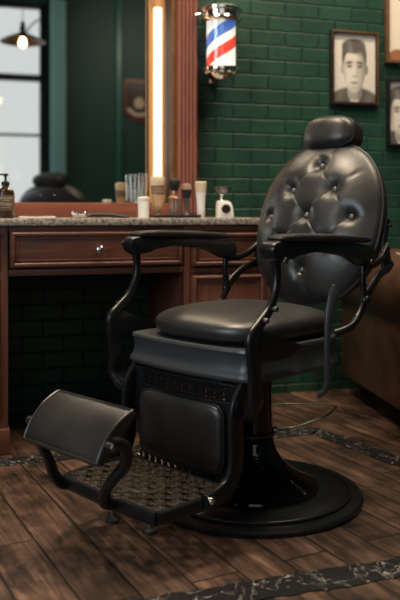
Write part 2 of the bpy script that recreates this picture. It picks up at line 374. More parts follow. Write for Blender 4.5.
# ================================================================== BARBER CHAIR
# local axes: x = forward, y = sitter's left (towards the camera), z = up; metres
SY = .29
def lattice(mb, cells, r, fn, rad=.0035):
    """openwork of rings and scrolls: cells = [(u, v, ru, rv)]"""
    for (u, v, ru, rv) in cells:
        P = [fn(u+ru*cos(2*pi*k/14), v+rv*sin(2*pi*k/14)) for k in range(14)]
        mb.ring(P, rad, rad*1.2, ref=r, seg=6)
def make_back(root):
    U = V((-.270, 0, .963)); N = V((.963, 0, .270)); Yv = V((0, 1, 0)); O = V((-.335, -.014, .868)); E_ = .90
    def cs(k, n): return spow(cos(2*pi*k/n), E_), spow(sin(2*pi*k/n), E_)
    A, B = .250, .281
    btn = [(.012, .192), (-.086, .102), (.090, .104), (-.178, .008), (-.004, .010), (.168, .010), (-.090, -.086), (.088, -.086), (.004, -.178)]
    # crease lines: diagonals between neighbours and out to the rim
    segs = []
    for i in range(len(btn)):
        for j in range(i+1, len(btn)):
            d = V((btn[i][0]-btn[j][0], btn[i][1]-btn[j][1]))
            if .10 < d.length < .15: segs.append((V(btn[i]), V(btn[j])))
    def rim(p, d):
        p = V(p); d = V(d).normalized(); q = p.copy()
        while (q.x/A)**2+(q.y/B)**2 < .93: q += d*.004
        segs.append((p, q))
    rim(btn[0], (-.35, 1)); rim(btn[0], (.6, 1)); rim(btn[1], (-1, .75)); rim(btn[2], (1, .75)); rim(btn[3], (-1, .1)); rim(btn[5], (1, .05))
    rim(btn[6], (-1, -.7)); rim(btn[7], (1, -.7)); rim(btn[8], (-.4, -1)); rim(btn[8], (.4, -1))
    def height(x, y, t=None):
        t = t if t is not None else sqrt((x/A)**2+(y/B)**2)
        z = .046*(1-t**4) + .020*(1-t*t)
        dmin = 9
        for bx, by in btn:
            d = sqrt((x-bx)**2+(y-by)**2); z -= .010*exp(-(d/.012)**2)+.019*exp(-(d/.031)**2)
        for a, b in segs:
            ab = b-a; q = V((x, y))-a; k = max(0, min(1, q.dot(ab)/ab.length_squared)); dmin = min(dmin, (q-ab*k).length)
        f = min(1, (1-t)/.08) if t > .92 else 1
        z -= f*(.0022*exp(-(dmin/.0026)**2)+.0008*exp(-(dmin/.011)**2))
        return z
    def P(x, y, z): return O+U*y+Yv*x+N*z
    m = MB(); NR, NS = 64, 168; rings = []
    c = m.bm.verts.new(P(0, 0, height(0, 0)))
    for i in range(1, NR+1):
        t = i/NR
        rings.append([m.bm.verts.new(P(A*t*cs(k,NS)[0], B*t*cs(k,NS)[1], height(A*t*cs(k,NS)[0], B*t*cs(k,NS)[1], t))) for k in range(NS)])
    # rounded edge and closed back
    for (k_, z) in ((1.035, -.012), (1.045, -.026), (1.03, -.040), (.96, -.046)):
        rings.append([m.bm.verts.new(P(A*k_*cs(k,NS)[0], B*k_*cs(k,NS)[1], z)) for k in range(NS)])
    for k in range(NS): m.bm.faces.new((c, rings[0][k], rings[0][(k+1)%NS]))
    for i in range(len(rings)-1):
        for k in range(NS): m.bm.faces.new((rings[i][k], rings[i+1][k], rings[i+1][(k+1)%NS], rings[i][(k+1)%NS]))
    m.bm.faces.new(rings[-1])
    back = m.build('backrest', BLK, root, auto=60)
    # piping round the edge
    m = MB(); m.ring([P(A*1.04*cs(k,96)[0], B*1.04*cs(k,96)[1], -.016) for k in range(96)], .0045, ref=N)
    m.build('piping', BLK, back)
    for bx, by in btn:
        z = height(bx, by)+.006
        m = MB(); m.puff(P(bx, by, z+.002), (.022, .022, .013), 1, 1, M=N.to_track_quat('Z', 'Y').to_matrix().to_4x4(), nu=14, nv=8)
        m.build('button', BTN, back)
    # rear shell
    m = MB(); rr = []
    for t, z in ((1.0, -.040), (1.01, -.056), (.97, -.074), (.85, -.088), (.6, -.097), (.3, -.100)):
        rr.append([m.bm.verts.new(P(A*t*cs(k,72)[0], B*t*cs(k,72)[1], z)) for k in range(72)])
    for i in range(len(rr)-1):
        for k in range(72): m.bm.faces.new((rr[i][k], rr[i+1][k], rr[i+1][(k+1)%72], rr[i][(k+1)%72]))
    m.bm.faces.new(rr[-1]); m.bm.faces.new(rr[0])
    m.build('back_shell', BLK, root)
    # headrest and its two posts
    Mh = Matrix((( N.x, 0, U.x), (N.y, 1, U.y), (N.z, 0, U.z))).to_4x4()
    hc = O+U*.326+N*(-.014)+V((-.004,-.002,0))
    def hw(p):
        q = p.copy(); q.x += -.25*p.y*p.y/.1*.5 ; q.z *= 1-.10*(2*p.y/.2)**2; q.y *= 1.05-.9*p.z; return q
    h = MB().puff(hc, (.118, .208, .122), .62, .58, M=Mh, warp=hw).build('headrest', BLK, root)
    m = MB(); 
    pr = []
    for k in range(64):
        u = 2*pi*k/64; p = V((.030, .205/2*.97*spow(cos(u), .5), .116/2*.97*spow(sin(u), .5))); pr.append(hc+Mh@hw(p))
    m.ring(pr, .0028, ref=N, seg=6).build('piping', BLK, h)
    for sy in (-.045, .045):
        MB().cyl(hc+U*-.02+Yv*sy+N*-.02, O+U*.20+Yv*sy+N*-.088, .007).build('headrest_post', CHR, root)
    # brackets holding the back to the side frames
    for sg in (-1, 1):
        m = MB()
        e = O+Yv*(sg*.262)+N*(-.045)
        m.tube([e+U*.02, e+U*-.06, e+U*-.13+V((.006, sg*.012, 0))], [.013, .013, .011], .007, ref=(0,1,0), ex=.7)
        m.cyl(e+U*.0+Yv*sg*.004, e+U*.0+Yv*sg*.018, .006)
        m.build('back_bracket', IRON, root)
    return O, U, N, Yv
def make_chair():
    root = empty('barber_chair', (0,0,0))
    # ---- base
    MB().lathe([(0,0),(.330,0),(.340,.004),(.342,.013),(.336,.020),(.300,.023),(.296,.028),(.292,.031),(.210,.034),(0,.034)], seg=96).build('base_plate', IRON, root)
    MB().ring([(.3*cos(2*pi*k/96), .3*sin(2*pi*k/96), .027) for k in range(96)], .004, ref=(0,0,1), seg=6).build('base_rim', IRON, root)
    MB().lathe([(0,.033),(.196,.033),(.202,.038),(.200,.044),(.186,.052),(.150,.068),(.115,.092),(.088,.120),(.070,.150),(.061,.185),(.057,.23),(.056,.30),(.056,.40),(0,.40)], seg=72).build('pedestal', GLOSS, root)
    MB().lathe([(.063,.192),(.066,.196),(.066,.205),(.063,.209)], seg=48).build('pedestal_collar', GLOSS, root)
    MB().lathe([(0,.385),(.085,.385),(.095,.392),(.105,.415),(.16,.44),(.16,.455),(0,.455)], seg=48).build('seat_mount', IRON, root)
    MB().box((.10,0,.425), (.42,.30,.035), bev=.006).build('under_frame', IRON, root)
    # pump lever loop behind
    m = MB()
    def bk(x, y, z): return (x, y, z)
    m.tube([(-.04,-.05,.235),(-.18,-.10,.235),(-.33,-.05,.225),(-.43,.0,.209),(-.42,.012,.205),(-.30,.055,.205),(-.12,.065,.205),(-.05,.04,.205)], .0042, seg=8, ref=(0,0,1), n=5)
    m.sph((-.05,.045,.208), .011)
    m.build('foot_pump_lever', CHR, root)
    # small release rod low at the front
    MB().cyl((.245,.090,.075), (.335,.135,.145), .0055).build('release_rod', BRASS, root)
    # ---- apron round the seat
    def apron_outline(off=0., f0=-.155, f1=.305, w=.255):
        P = []; r = .07
        def arc(cx, cy, a0, a1, rr, n=10):
            for k in range(n+1):
                a = a0+(a1-a0)*k/n; P.append((cx+(rr+off)*cos(a), cy+(rr+off)*sin(a)))
        arc(f1-.045, w-.045, pi/2, 0, .045); 
        # gently bowed front
        for k in range(1, 12):
            y = (w-.045)*(1-2*k/12); P.append((f1+off+.020*(1-(y/(w-.045))**2), y))
        arc(f1-.045, -w+.045, 0, -pi/2, .045)
        arc(f0+.12, -w+.12, -pi/2, -pi, .12); arc(f0+.12, w-.12, pi, pi/2, .12)
        return P
    m = MB(); prof = [(-.030,.521),(-.006,.526),(.004,.524),(.006,.517),(.001,.510),(-.001,.495),(.0,.474),(.005,.460),(.012,.452),(.013,.443),(.008,.437),(-.012,.434),(-.030,.436)]
    rings = [[m.bm.verts.new((x, y, z)) for x, y in apron_outline(o)] for o, z in prof]
    n = len(rings[0])
    for i in range(len(rings)-1):
        for k in range(n): m.bm.faces.new((rings[i][k], rings[i][(k+1)%n], rings[i+1][(k+1)%n], rings[i+1][k]))
    m.bm.faces.new(rings[0]); m.bm.faces.new(rings[-1][::-1])
    m.build('seat_apron', APRON, root, auto=50)
    # ---- seat cushion
    def sw(p):
        q = p.copy()
        if p.z > 0: q.z *= 1.0
        q.z += .012*(1-(p.x/.23)**2)*(1-(p.y/.24)**2) if p.z > 0 else 0
        return q
    c = MB().puff((.052, 0, .556), (.480, .480, .104), .74, .62, nu=72, nv=32, warp=sw).build('seat_cushion', BLK, root)
    def outl(k, zz): 
        u = 2*pi*k/96; return V((.045+.2275*.985*spow(cos(u), .56), .234*.985*spow(sin(u), .56), zz))
    MB().ring([outl(k, .545) for k in range(96)], .004, ref=(0,0,1), seg=6).build('piping', BLK, c)
    # ---- side frames
    for sg in (-1, 1):
        y = SY*sg
        m = MB()
        # front post: arm -> bolt -> flare -> down -> inner leg
        m.tube([(.245,y,.775),(.238,y,.735),(.243,y,.690),(.268,y,.640),(.312,y,.600),(.340,y,.572),(.338,y,.530),(.330,y,.480),(.328,y,.425)],
               [.017,.011,.011,.013,.016,.019,.021,.022,.022], [.011,.010,.010,.010,.011,.012,.012,.012,.012], ref=(0,1,0), ex=.7, seg=16)
        m.plate([(.345,.585),(.345,.500),(.20,.500),(.12,.528),(.20,.545),(.30,.588)], y-.009, y+.009)
        m.tube([(.328,y,.440),(.325,y,.400),(.318,y-.02*sg,.370),(.300,y-.045*sg,.345)], [.024,.026,.024,.016], [.012,.013,.014,.012], ref=(0,1,0), ex=.7, seg=16)
        m.build('side_frame', IRON, root)
        for (x, z) in ((.262,.640),(.300,.612)):
            m = MB(); m.cyl((x, y, z), (x, y+.018*sg, z), .008); m.sph((x, y+.019*sg, z), .008, (1,.5,1)); m.build('bolt', STEEL, root)
        # rear support: rises from the seat rail to the arm
        m = MB()
        m.tube([(-.075,y-.03*sg,.535),(-.105,y,.552),(-.148,y,.578),(-.178,y,.612),(-.185,y,.640),(-.176,y,.690),(-.182,y,.765)],
               [.012,.012,.011,.012,.013,.009,.012], [.009]*7, ref=(0,1,0), ex=.75, seg=14)
        m.sph((-.187, y+.004*sg, .628), .017, (1,.9,1))
        m.build('rear_support', IRON, root)
        # twin curved links from the rear support to the back
        m = MB()
        m.tube([(-.175,y,.742),(-.225,y,.735),(-.290,y-.008*sg,.750),(-.345,y-.018*sg,.785)], [.014,.012,.011,.012], [.008]*4, ref=(0,1,0), ex=.75)
        m.tube([(-.187,y,.632),(-.225,y,.665),(-.280,y-.008*sg,.700),(-.345,y-.018*sg,.715),(-.385,y-.028*sg,.730)], [.014,.013,.012,.012,.012], [.008]*5, ref=(0,1,0), ex=.75)
        m.plate([(-.325,.70),(-.322,.775),(-.352,.800),(-.372,.735)], y-.024*sg-.006, y-.024*sg+.006, bev=.002)
        m.build('back_link', IRON, root)
        # ---- armrest: casting with a padded top
        m = MB()
        top = [(-.205,.795),(-.12,.806),(0,.816),(.12,.823),(.21,.826),(.262,.822),(.280,.812)]
        bot = [(.283,.796),(.272,.775),(.250,.764),(.226,.766),(.205,.778),(.175,.787),(.10,.788),(0,.780),(-.10,.766),(-.15,.752),(-.168,.735),(-.205,.735),(-.214,.765)]
        m.plate(top+bot, y-.026, y+.026, bev=.007)
        arm = m.build('armrest', IRON, root, auto=50)
        m = MB()
        def aw(p, y=y):
            q = p.copy(); t = (p.x+.225)/.45
            q.z += -.020*(1-t)**1.6 - .004*t*t; q.y *= .82+.28*t; return q
        m.puff((.028, y, .833), (.45, .072, .024), .6, .34, nu=56, nv=14, warp=aw)
        m.build('arm_pad', BLK, arm)
        MB().sph((.232, y+.026*sg, .768), .010, (1,.6,1)).build('arm_bolt', STEEL, arm); MB().sph((-.185, y+.026*sg, .748), .008, (1,.6,1)).build('arm_bolt', STEEL, arm)
        # ---- front leg casting carrying panel and step
        ly = .222*sg
        m = MB()
        m.tube([(.292,ly,.432),(.300,ly,.408),(.322,ly,.375),(.330,ly,.320),(.328,ly,.260),(.332,ly,.210),(.355,ly,.172),(.400,ly,.155),(.450,ly,.152)],
               [.022,.028,.028,.026,.025,.026,.026,.022,.018], [.012]*9, ref=(0,1,0), ex=.7, seg=16)
        m.build('front_leg', IRON, root)
        m = MB(); m.cyl((.440,ly,.156), (.440,ly+.020*sg,.156), .009); m.sph((.440,ly+.020*sg,.156), .009, (1,.5,1)); m.build('step_bolt', CHR, root)
    # ---- front panel with pad and two openwork bands
    FX = lambda z: .318-.10*max(0, .0)  # upright panel
    m = MB()
    m.plate([(-.200,.178),(.200,.178),(.205,.30),(.205,.372),(-.205,.372),(-.205,.30)], .296, .306, bev=.002, fn=lambda x, y, z: V((y, x, z)))
    panel = m.build('front_panel', IRON, root)
    def pw(p): q = p.copy(); return q
    Mx = Matrix(((0,0,1),(1,0,0),(0,1,0))).to_4x4()
    pad = MB().puff((.310, -.008, .270), (.345, .192, .052), .5, .30, M=Mx, nu=64, nv=20).build('panel_pad', BLK, panel)
    pr = []
    for k in range(80):
        u = 2*pi*k/80; pr.append((.316, -.008+.1745*spow(cos(u), .30), .270+.098*spow(sin(u), .30)))
    MB().ring(pr, .003, ref=(1,0,0), seg=6).build('piping', BLK, pad)
    m = MB(); fn = lambda u, v: V((.306+.012*(1-(u/.2)**2), u, v))
    m.tube([fn(-.21,.424), fn(-.1,.424), fn(0,.424), fn(.1,.424), fn(.21,.424)], .004, ref=(1,0,0), seg=8)
    m.tube([fn(-.21,.374), fn(-.1,.372), fn(0,.370), fn(.1,.372), fn(.21,.374)], .005, ref=(1,0,0), seg=8)
    cells = []
    for i in range(13):
        u = -.192+.032*i; cells += [(u, .398, .0155, .021), (u, .398, .007, .010)]
        if i < 12: cells.append((u+.016, .409, .008, .009)); cells.append((u+.016, .386, .008, .009))
    lattice(m, cells, (1,0,0), fn, .0030)
    for sg in (-1, 1): m.plate([(sg*.165,.374),(sg*.222,.374),(sg*.222,.428),(sg*.190,.424)] [::sg], .302, .310, bev=.001, fn=lambda x, y, z: V((y, x, z)))
    m.build('upper_openwork', IRON, root)
    m = MB(); fn2 = lambda u, v: V((.304+.010*(1-(u/.2)**2), u, v - .012*(1-(u/.2)**2)))
    m.tube([fn2(-.19,.178), fn2(-.1,.178), fn2(0,.178), fn2(.1,.178), fn2(.19,.178)], .0045, ref=(1,0,0), seg=8)
    m.tube([fn2(-.21,.150), fn2(-.12,.142), fn2(0,.140), fn2(.12,.142), fn2(.21,.150)], .005, ref=(1,0,0), seg=8)
    cells = []
    for i in range(13):
        u = -.18+.030*i; cells += [(u, .160, .0135, .016), (u+.015, .160, .006, .008)]
    lattice(m, cells, (1,0,0), fn2, .0034)
    m.build('lower_openwork', IRON, root)
    # ---- step platform with pierced tread
    m = MB()
    for sg in (-1, 1):
        m.tube([(.335,.205*sg,.140),(.42,.212*sg,.142),(.50,.208*sg,.142),(.560,.205*sg,.140),(.592,.195*sg,.140)], [.020,.019,.018,.018,.017], [.010]*5, ref=(0,1,0), ex=.6, seg=14)
    m.tube([(.588,-.20,.140),(.590,-.12,.138),(.590,0,.136),(.594,.12,.138),(.592,.20,.140)], [.018]*5, [.010]*5, ref=(1,0,0), ex=.6, seg=14)
    m.tube([(.335,-.20,.150),(.335,0,.150),(.335,.20,.150)], [.008]*3, [.008]*3, ref=(1,0,0), ex=.7)
    m.build('step_frame', IRON, root)
    m = MB(); fn3 = lambda u, v: V((u, v, .152))
    cells = []
    for i in range(8):
        for j in range(12):
            u = .355+.0305*i; v = -.181+.0329*j
            cells.append((u, v, .0165, .0175)); 
            if (i+j) % 2 == 0: cells.append((u, v, .0085, .009))
            if i < 7 and j < 11: cells.append((u+.01525, v+.01645, .0062, .0066))
    lattice(m, cells, (0,0,1), fn3, .0032)
    for k in range(5): 
        m.tube([(.34+.06*k+.0,-.195,.150),(.36+.055*k,0,.150),(.34+.06*k,.195,.150)], [.003]*3, seg=6, ref=(0,0,1))
    m.ring([(.48+.055*cos(2*pi*k/24), .085*sin(2*pi*k/24), .153) for k in range(24)], .005, ref=(0,0,1), seg=6)
    m.build('step_tread', STEP, root)
    for yy, xx in ((-.005, .568), (.120, .545)):
        f = MB().cyl((xx,yy,.085), (xx,yy,.130), .0065, seg=12).build('step_foot', STEEL, root)
        MB().lathe([(0,.068),(.014,.068),(.020,.072),(.020,.080),(.010,.087),(0,.090)], c=(xx,yy,0), seg=20).build('rubber_bumper', RUB, f)
    # ---- footrest arms and curved pad
    for sg in (-1, 1):
        m = MB(); y = .182*sg
        if sg < 0: m.tube([(.560,-.185,.136),(.605,-.180,.142),(.640,-.170,.175),(.665,-.160,.225),(.695,-.152,.275),(.705,-.150,.315)], [.019,.018,.016,.014,.012,.011], [.012]*6, ref=(0,1,0), ex=.75, seg=14)
        else: m.tube([(.575,.045,.138),(.620,.035,.146),(.652,.070,.190),(.668,.125,.240),(.662,.160,.280),(.668,.172,.320),(.690,.176,.342),(.718,.176,.348)], [.018,.018,.018,.017,.016,.015,.014,.014], [.013]*8, ref=(0,1,0), ex=.75, seg=14)
        m.build('footrest_arm', IRON, root)
        y = .160*sg; m = MB(); m.cyl((.715,y-.010*sg,.338), (.715,y+.022*sg,.338), .011); m.sph((.715,y+.023*sg,.338), .009, (1,.5,1)); m.build('pivot_bolt', STEEL, root)
    m = MB(); W = .160; top = []; 
    prof = []
    for k in range(17):
        t = k/16
        x = .745-.112*t; z = .300+.108*t; bul = .020*sin(pi*t)**.8
        prof.append((x+bul*.66, z+bul*.75))
    low = [(.626,.392),(.648,.366),(.692,.320),(.730,.290)]
    poly = prof+[(.624,.402)]+low+[(.741,.291)]
    m.plate(poly, -W, W, bev=.006)
    pad = m.build('footrest_pad', BLK, root, auto=50)
    m = MB()
    for sg in (-1, 1): m.tube([V((x, sg*(W-.004), z+.001)) for x, z in prof], .0032, ref=(0,1,0), seg=6, n=2)
    m.tube([(.745,-W+.004,.300),(.745,W-.004,.300)], .0032, seg=6, smooth=False, ref=(0,0,1)); m.tube([(.633,-W+.004,.408),(.633,W-.004,.408)], .0032, seg=6, smooth=False, ref=(0,0,1))
    m.build('piping', BLK, pad)
    # ---- backrest
    make_back(root)
    # ---- recline lever on the sitter's left
    m = MB(); ly = .322
    m.tube([(.052,ly-.03,.372),(.050,ly-.004,.400),(.052,ly,.45),(.052,ly,.52),(.048,ly,.580),(.036,ly,.625),(.022,ly,.660),(.012,ly,.690)],
           [.009,.010,.010,.010,.012,.018,.024,.012], [.008,.008,.008,.008,.009,.012,.013,.007], ref=(0,1,0), seg=14)
    m.build('recline_lever', APRON, root)
    return root
def dup(root):
    def cp(o, par):
        c = o.copy(); COL.objects.link(c); c.parent = par
        for ch in list(o.children): cp(ch, c)
        return c
    return cp(root, None)
chair = make_chair()
cpos = view(.171, 2.54)
chair.location = cpos; chair.rotation_euler.z = atan2(-.470, -.883)
tag(chair, 'large black leather barber chair with tufted oval back in the middle of the floor', 'barber chair')
chair2 = dup(chair)
chair2.location = (1.10, -3.85, 0); chair2.rotation_euler.z = R(-60); chair2.scale = (1.35, 1.35, 1.0)
tag(chair2, 'second black barber chair, seen only as a small reflection at the left of the mirror', 'barber chair')

# ================================================================== FLOOR INLAY
def band(name, pts, w, label):
    m = MB(); P = [view(*p) for p in pts]; path = []
    for i in range(len(P)-1):
        n = max(2, int((P[i+1]-P[i]).length/.025))
        for k in range(n): path.append(P[i].lerp(P[i+1], k/n))
    path.append(P[-1]); L, Rr = [], []
    for i, p in enumerate(path):
        t = (path[min(i+1,len(path)-1)]-path[max(i-1,0)]).normalized(); nn = V((-t.y, t.x, 0))
        L.append(p+nn*(w/2+random.uniform(-.006,.008))); Rr.append(p-nn*(w/2+random.uniform(-.006,.008)))
    a = [m.bm.verts.new((p.x,p.y,.003)) for p in L]; b = [m.bm.verts.new((p.x,p.y,.003)) for p in Rr]
    a0 = [m.bm.verts.new((p.x,p.y,-.004)) for p in L]; b0 = [m.bm.verts.new((p.x,p.y,-.004)) for p in Rr]
    for i in range(len(path)-1):
        m.bm.faces.new((a[i],a[i+1],b[i+1],b[i])); m.bm.faces.new((a[i],a0[i],a0[i+1],a[i+1])); m.bm.faces.new((b[i],b[i+1],b0[i+1],b0[i]))
    o = m.build(name, INLAY); o['kind'] = 'structure'; return o
band('trim_3', [(-1.6,2.56),(-.717,2.87),(.473,3.29),(.72,2.88),(1.02,2.36)], .085, '')
band('trim_4', [(-1.2,1.46),(-.116,1.815),(.505,2.025),(1.02,2.19)], .098, '')

# ================================================================== COUNTER, CABINETS
CF = -.62
XA, XB, XC, XD = -1.3, .1875, .868, 1.237
top = MB().box(((XA+XD+.012)/2, -.32, .862), (XD-XA+.024, .644, .027), bev=.005).build('countertop', GRAN)
tag(top, 'long speckled grey granite countertop running under the mirror', 'countertop')
def raised_panel(parent, name, x0, x1, z0, z1, yf, knob=None, mm=MAHH):
    """moulded drawer or door front"""
    m = MB(); m.box(((x0+x1)/2, yf-.006, (z0+z1)/2), (x1-x0, .018, z1-z0), bev=.003)
    o = m.build(name, mm, parent)
    m = MB(); d = .030
    for (a, b, c_, e) in ((x0+.006, x1-.006, z1-.018, z1-.006), (x0+.006, x1-.006, z0+.006, z0+.018)): m.box(((a+b)/2, yf-.019, (c_+e)/2), (b-a, .014, .014), bev=.005, seg=3)
    for xx in (x0+.012, x1-.012): m.box((xx, yf-.019, (z0+z1)/2), (.014, .014, z1-z0-.012), bev=.005, seg=3)
    for (a, b, c_, e) in ((x0+.022, x1-.022, z1-.032, z1-.024), (x0+.022, x1-.022, z0+.024, z0+.032)): m.box(((a+b)/2, yf-.015, (c_+e)/2), (b-a, .010, .008), bev=.003)
    for xx in (x0+.027, x1-.027): m.box((xx, yf-.015, (z0+z1)/2), (.008, .010, z1-z0-.046), bev=.003)
    m.build('moulding', MAHH, o)
    if knob:
        MB().lathe([(0,0),(.010,0),(.011,.003),(.006,.008),(.006,.016),(.012,.021),(.0155,.028),(.014,.035),(.008,.039),(0,.040)], c=(knob[0], yf-.013, knob[1]), seg=20, M=Matrix.Rotation(pi/2, 4, 'X')).build('knob', CHR, o)
    return o
def cabinet(x0, x1, label, knob_on=True):
    r = empty('cabinet', ((x0+x1)/2, -.31, 0)); r['label'] = label; r['category'] = 'cabinet'; r['group'] = 'wooden units under the counter'
    ox = (x0+x1)/2; oy = -.31
    def L(x): return x-ox
    y0 = CF-oy
    m = MB()
    m.box((L(x0)+.011, 0, .424), (.022, .60, .846), bev=.002); m.box((L(x1)-.011, 0, .424), (.022, .60, .846), bev=.002)
    m.box((0, .29, .424), (x1-x0-.044, .018, .80)); m.box((0, 0, .10), (x1-x0-.044, .56, .02)); m.box((0, 0, .832), (x1-x0-.044, .56, .02))
    m.build('carcass', MAH, r)
    m = MB()
    for xx in (L(x0)+.014, L(x1)-.014): m.box((xx, y0+.012, .424), (.028, .024, .848), bev=.003)
    for zz, hh in ((.836,.024), (.665,.022), (.11,.03)): m.box((0, y0+.012, zz), (x1-x0-.056, .024, hh), bev=.003)
    m.build('face_frame', MAHV, r)
    MB().box((0, -.012, .047), (x1-x0+.012, .636, .094), bev=.006).build('plinth', MAHH, r)
    raised_panel(r, 'drawer', L(x0)+.03, L(x1)-.03, .682, .820, y0+.004, (0, .748))
    raised_panel(r, 'door', L(x0)+.03, L(x1)-.03, .130, .650, y0+.004, (L(x0)+.06, .52), MAHV)
    return r
cabinet(XC, XD, 'mahogany cabinet with a small drawer over a panelled door, behind the barber chair')
cabinet(XA+.75, XB+.0, 'mahogany cabinet at the left edge, left of the open knee space')
# apron drawer over the knee space
r = empty('drawer_unit', ((XB+XC)/2, -.31, .66)); tag(r, 'wide mahogany drawer unit with one round silver knob over the open knee space', 'drawer')
x0 = XB-(XB+XC)/2; x1 = -x0
m = MB(); m.box((0, .005, .0105), (x1-x0-.004, .57, .015)); m.box((0, CF+.31+.012, .176), (x1-x0-.004, .024, .022), bev=.003); m.box((0, CF+.31+.012, .012), (x1-x0-.004, .024, .024), bev=.003)
m.box((0, .288, .095), (x1-x0-.004, .016, .17)); m.build('carcass', MAHH, r)
raised_panel(r, 'drawer_front', x0+.006, x1-.006, .030, .168, CF+.31+.004, (0, .097))

# ================================================================== MIRROR
MX0, MX1, MZ0, MZ1 = -.62, 1.083, .876, 2.75
mr = empty('wall_mirror', ((MX0+MX1)/2, -.05, MZ0)); tag(mr, 'large wall mirror in a wide fluted reddish wood frame standing on the counter', 'mirror')
ox = (MX0+MX1)/2
def fl(mb, x, z0, z1, w, flip=1):
    mb.box((x-ox, 0, (z0+z1)/2-MZ0), (w, .10, z1-z0), bev=.004)
    for k in range(5):
        xx = x-ox-w*.36+w*.18*k
        mb.tube([(xx, -.052, z0-MZ0+.02), (xx, -.052, z1-MZ0-.02)], .0085, seg=10, smooth=False, ref=(0,1,0))
for xx in (MX1-.05, MX0+.05):
    m = MB(); fl(m, xx, MZ0, MZ1, .10); m.build('frame_stile', FRW, mr)
MB().box((0, .004, .033), (MX1-MX0-.2, .09, .066), bev=.006).build('frame_rail', FRH, mr); MB().box((0, 0, MZ1-MZ0-.05), (MX1-MX0-.2, .10, .10), bev=.006).build('frame_rail', FRH, mr)
for xx in (MX1-.1105, MX0+.1105): MB().box((xx-ox, .0, (MZ1-MZ0)/2), (.021, .075, MZ1-MZ0-.1), bev=.004).build('inner_slip', GOLDW, mr)
MB().box((0, .034, (MZ1-MZ0)/2), (MX1-MX0-.15, .012, MZ1-MZ0-.08)).build('mirror_glass', MIRROR, mr)
# LED bar in front of the glass
lp = on_plane(158.5, -.09)
led = empty('light_bar', (lp.x, -.075, .945)); tag(led, 'glowing vertical warm light bar fixed in front of the mirror', 'light')
MB().box((0, .022, .72), (.074, .018, 1.44), bev=.003).build('channel', mat('amber_halo_channel', (.42,.22,.09), .45), led)  # channel widened and coloured amber to imitate the tube's orange halo
LEDM = mat('warm_light_tube', (1,.85,.6), .4, emit=(1.,.70,.36), es=2.6)
MB().tube([(0,0,.0),(0,0,.90)], .019, seg=20, smooth=False, ref=(1,0,0)).build('diffuser', LEDM, led)
MB().tube([(0,0,.90),(0,0,1.44)], .020, seg=20, smooth=False, ref=(1,0,0)).build('end_cap', mat('amber_cap', (.50,.26,.11), .35), led)

# ================================================================== THINGS ON THE COUNTER
CT = .8755
def cp(px, y): return on_plane(px, y)
# pump bottle
p = cp(5.5, -.44)
b = empty('pump_bottle', (p.x, p.y, CT)); tag(b, 'dark amber pump bottle with a pale label at the left end of the counter', 'bottle')
MB().lathe([(0,0),(.033,0),(.035,.003),(.035,.098),(.031,.110),(.016,.120),(.013,.124),(.013,.130),(0,.130)], seg=32).build('body', AMBER, b)
lab = MB().lathe([(.0353,.030),(.0356,.031),(.0356,.088),(.0353,.089)], seg=32).build('paper_label', mat('brown_label_paper', (.10,.065,.04), .6), b)
m = MB()
for z, w in ((.078,.9),(.070,.6),(.058,.95),(.052,.8),(.042,.7)):
    P = [(.0359*cos(a), .0359*sin(a), z) for a in [R(-90)+(t/8-.5)*w*1.5 for t in range(9)]]
    m.tube(P, .0017, .0005, ref=(0,0,1), seg=6, n=1)
m.build('label_lines', PAPER, lab)
pm = MB().lathe([(0,.128),(.015,.128),(.016,.131),(.016,.143),(.007,.146),(.0045,.150),(.0045,.165),(.010,.167),(.012,.172),(.010,.176),(0,.176)], seg=20)
pm.tube([(0,0,.171),(-.02,-.01,.172),(-.034,-.017,.166)], .0035, seg=8); pm.build('pump', RUB, b)
# small lotion jar left of it
# paper booklet
p = cp(37, -.42); b = empty('booklet', (p.x, p.y, CT), R(-4)); tag(b, 'thin white open booklet lying flat on the counter right of the pump bottle', 'booklet')
m = MB(); 
for sg in (-1, 1):
    m.box((sg*.036, 0, .0035), (.070, .10, .006), rot=Matrix.Rotation(-sg*.03, 4, 'Y'), bev=.001)
m.build('pages', PAPER, b); MB().box((0,0,.0008), (.148,.104,.0015)).build('cover', mat('grey_cover', (.3,.28,.25), .6), b)
# razor / clipper with silver ends
p = cp(80, -.45); b = empty('straight_razor', (p.x, p.y, CT), R(-6)); tag(b, 'silver and black open razor lying on the counter left of the white jar', 'razor')
m = MB(); m.box((-.016,0,.0135), (.026,.020,.018), bev=.003); m.box((.016,0,.0125), (.022,.018,.016), bev=.003); m.cyl((-.030,0,.011),(.028,0,.011),.006); m.sph((-.028,0,.019),.006); m.sph((.020,0,.019),.006); m.build('steel_head', CHR, b)
m = MB(); m.tube([(.025,0,.009),(.06,.005,.013),(.11,.012,.012),(.17,.02,.007),(.20,.02,.005)], [.006,.008,.009,.007,.004], [.008,.009,.010,.009,.005], ref=(0,1,0)); m.build('handle', RUB, b)
# dark tray
p0 = cp(152, -.40); p1 = cp(196, -.40)
t = MB(); t.box((0,0,.004), (p1.x-p0.x, .14, .006), bev=.002)
for s_ in (-1,1): t.box((0, s_*.068, .008), (p1.x-p0.x, .004, .010), bev=.001)
for s_ in (-1,1): t.box((s_*(p1.x-p0.x)/2, 0, .008), (.004, .14, .010), bev=.001)
tr_ = t.build('tray', RUB, loc=((p0.x+p1.x)/2, -.40, CT)); tag(tr_, 'low dark tray on the counter holding the shaving brushes', 'tray')
TZ = CT+.0075
# white jar
p = cp(143.5, -.44); b = empty('white_jar', (p.x, p.y, CT)); tag(b, 'short plain white cylindrical jar in front of the two glasses', 'jar')
MB().lathe([(0,0),(.021,0),(.0225,.002),(.0225,.070),(.0,.070)], seg=28).build('body', WHITE, b)
MB().lathe([(0,.070),(.0225,.070),(.0235,.072),(.0235,.085),(.021,.088),(0,.088)], seg=28).build('lid', WHITE, b)
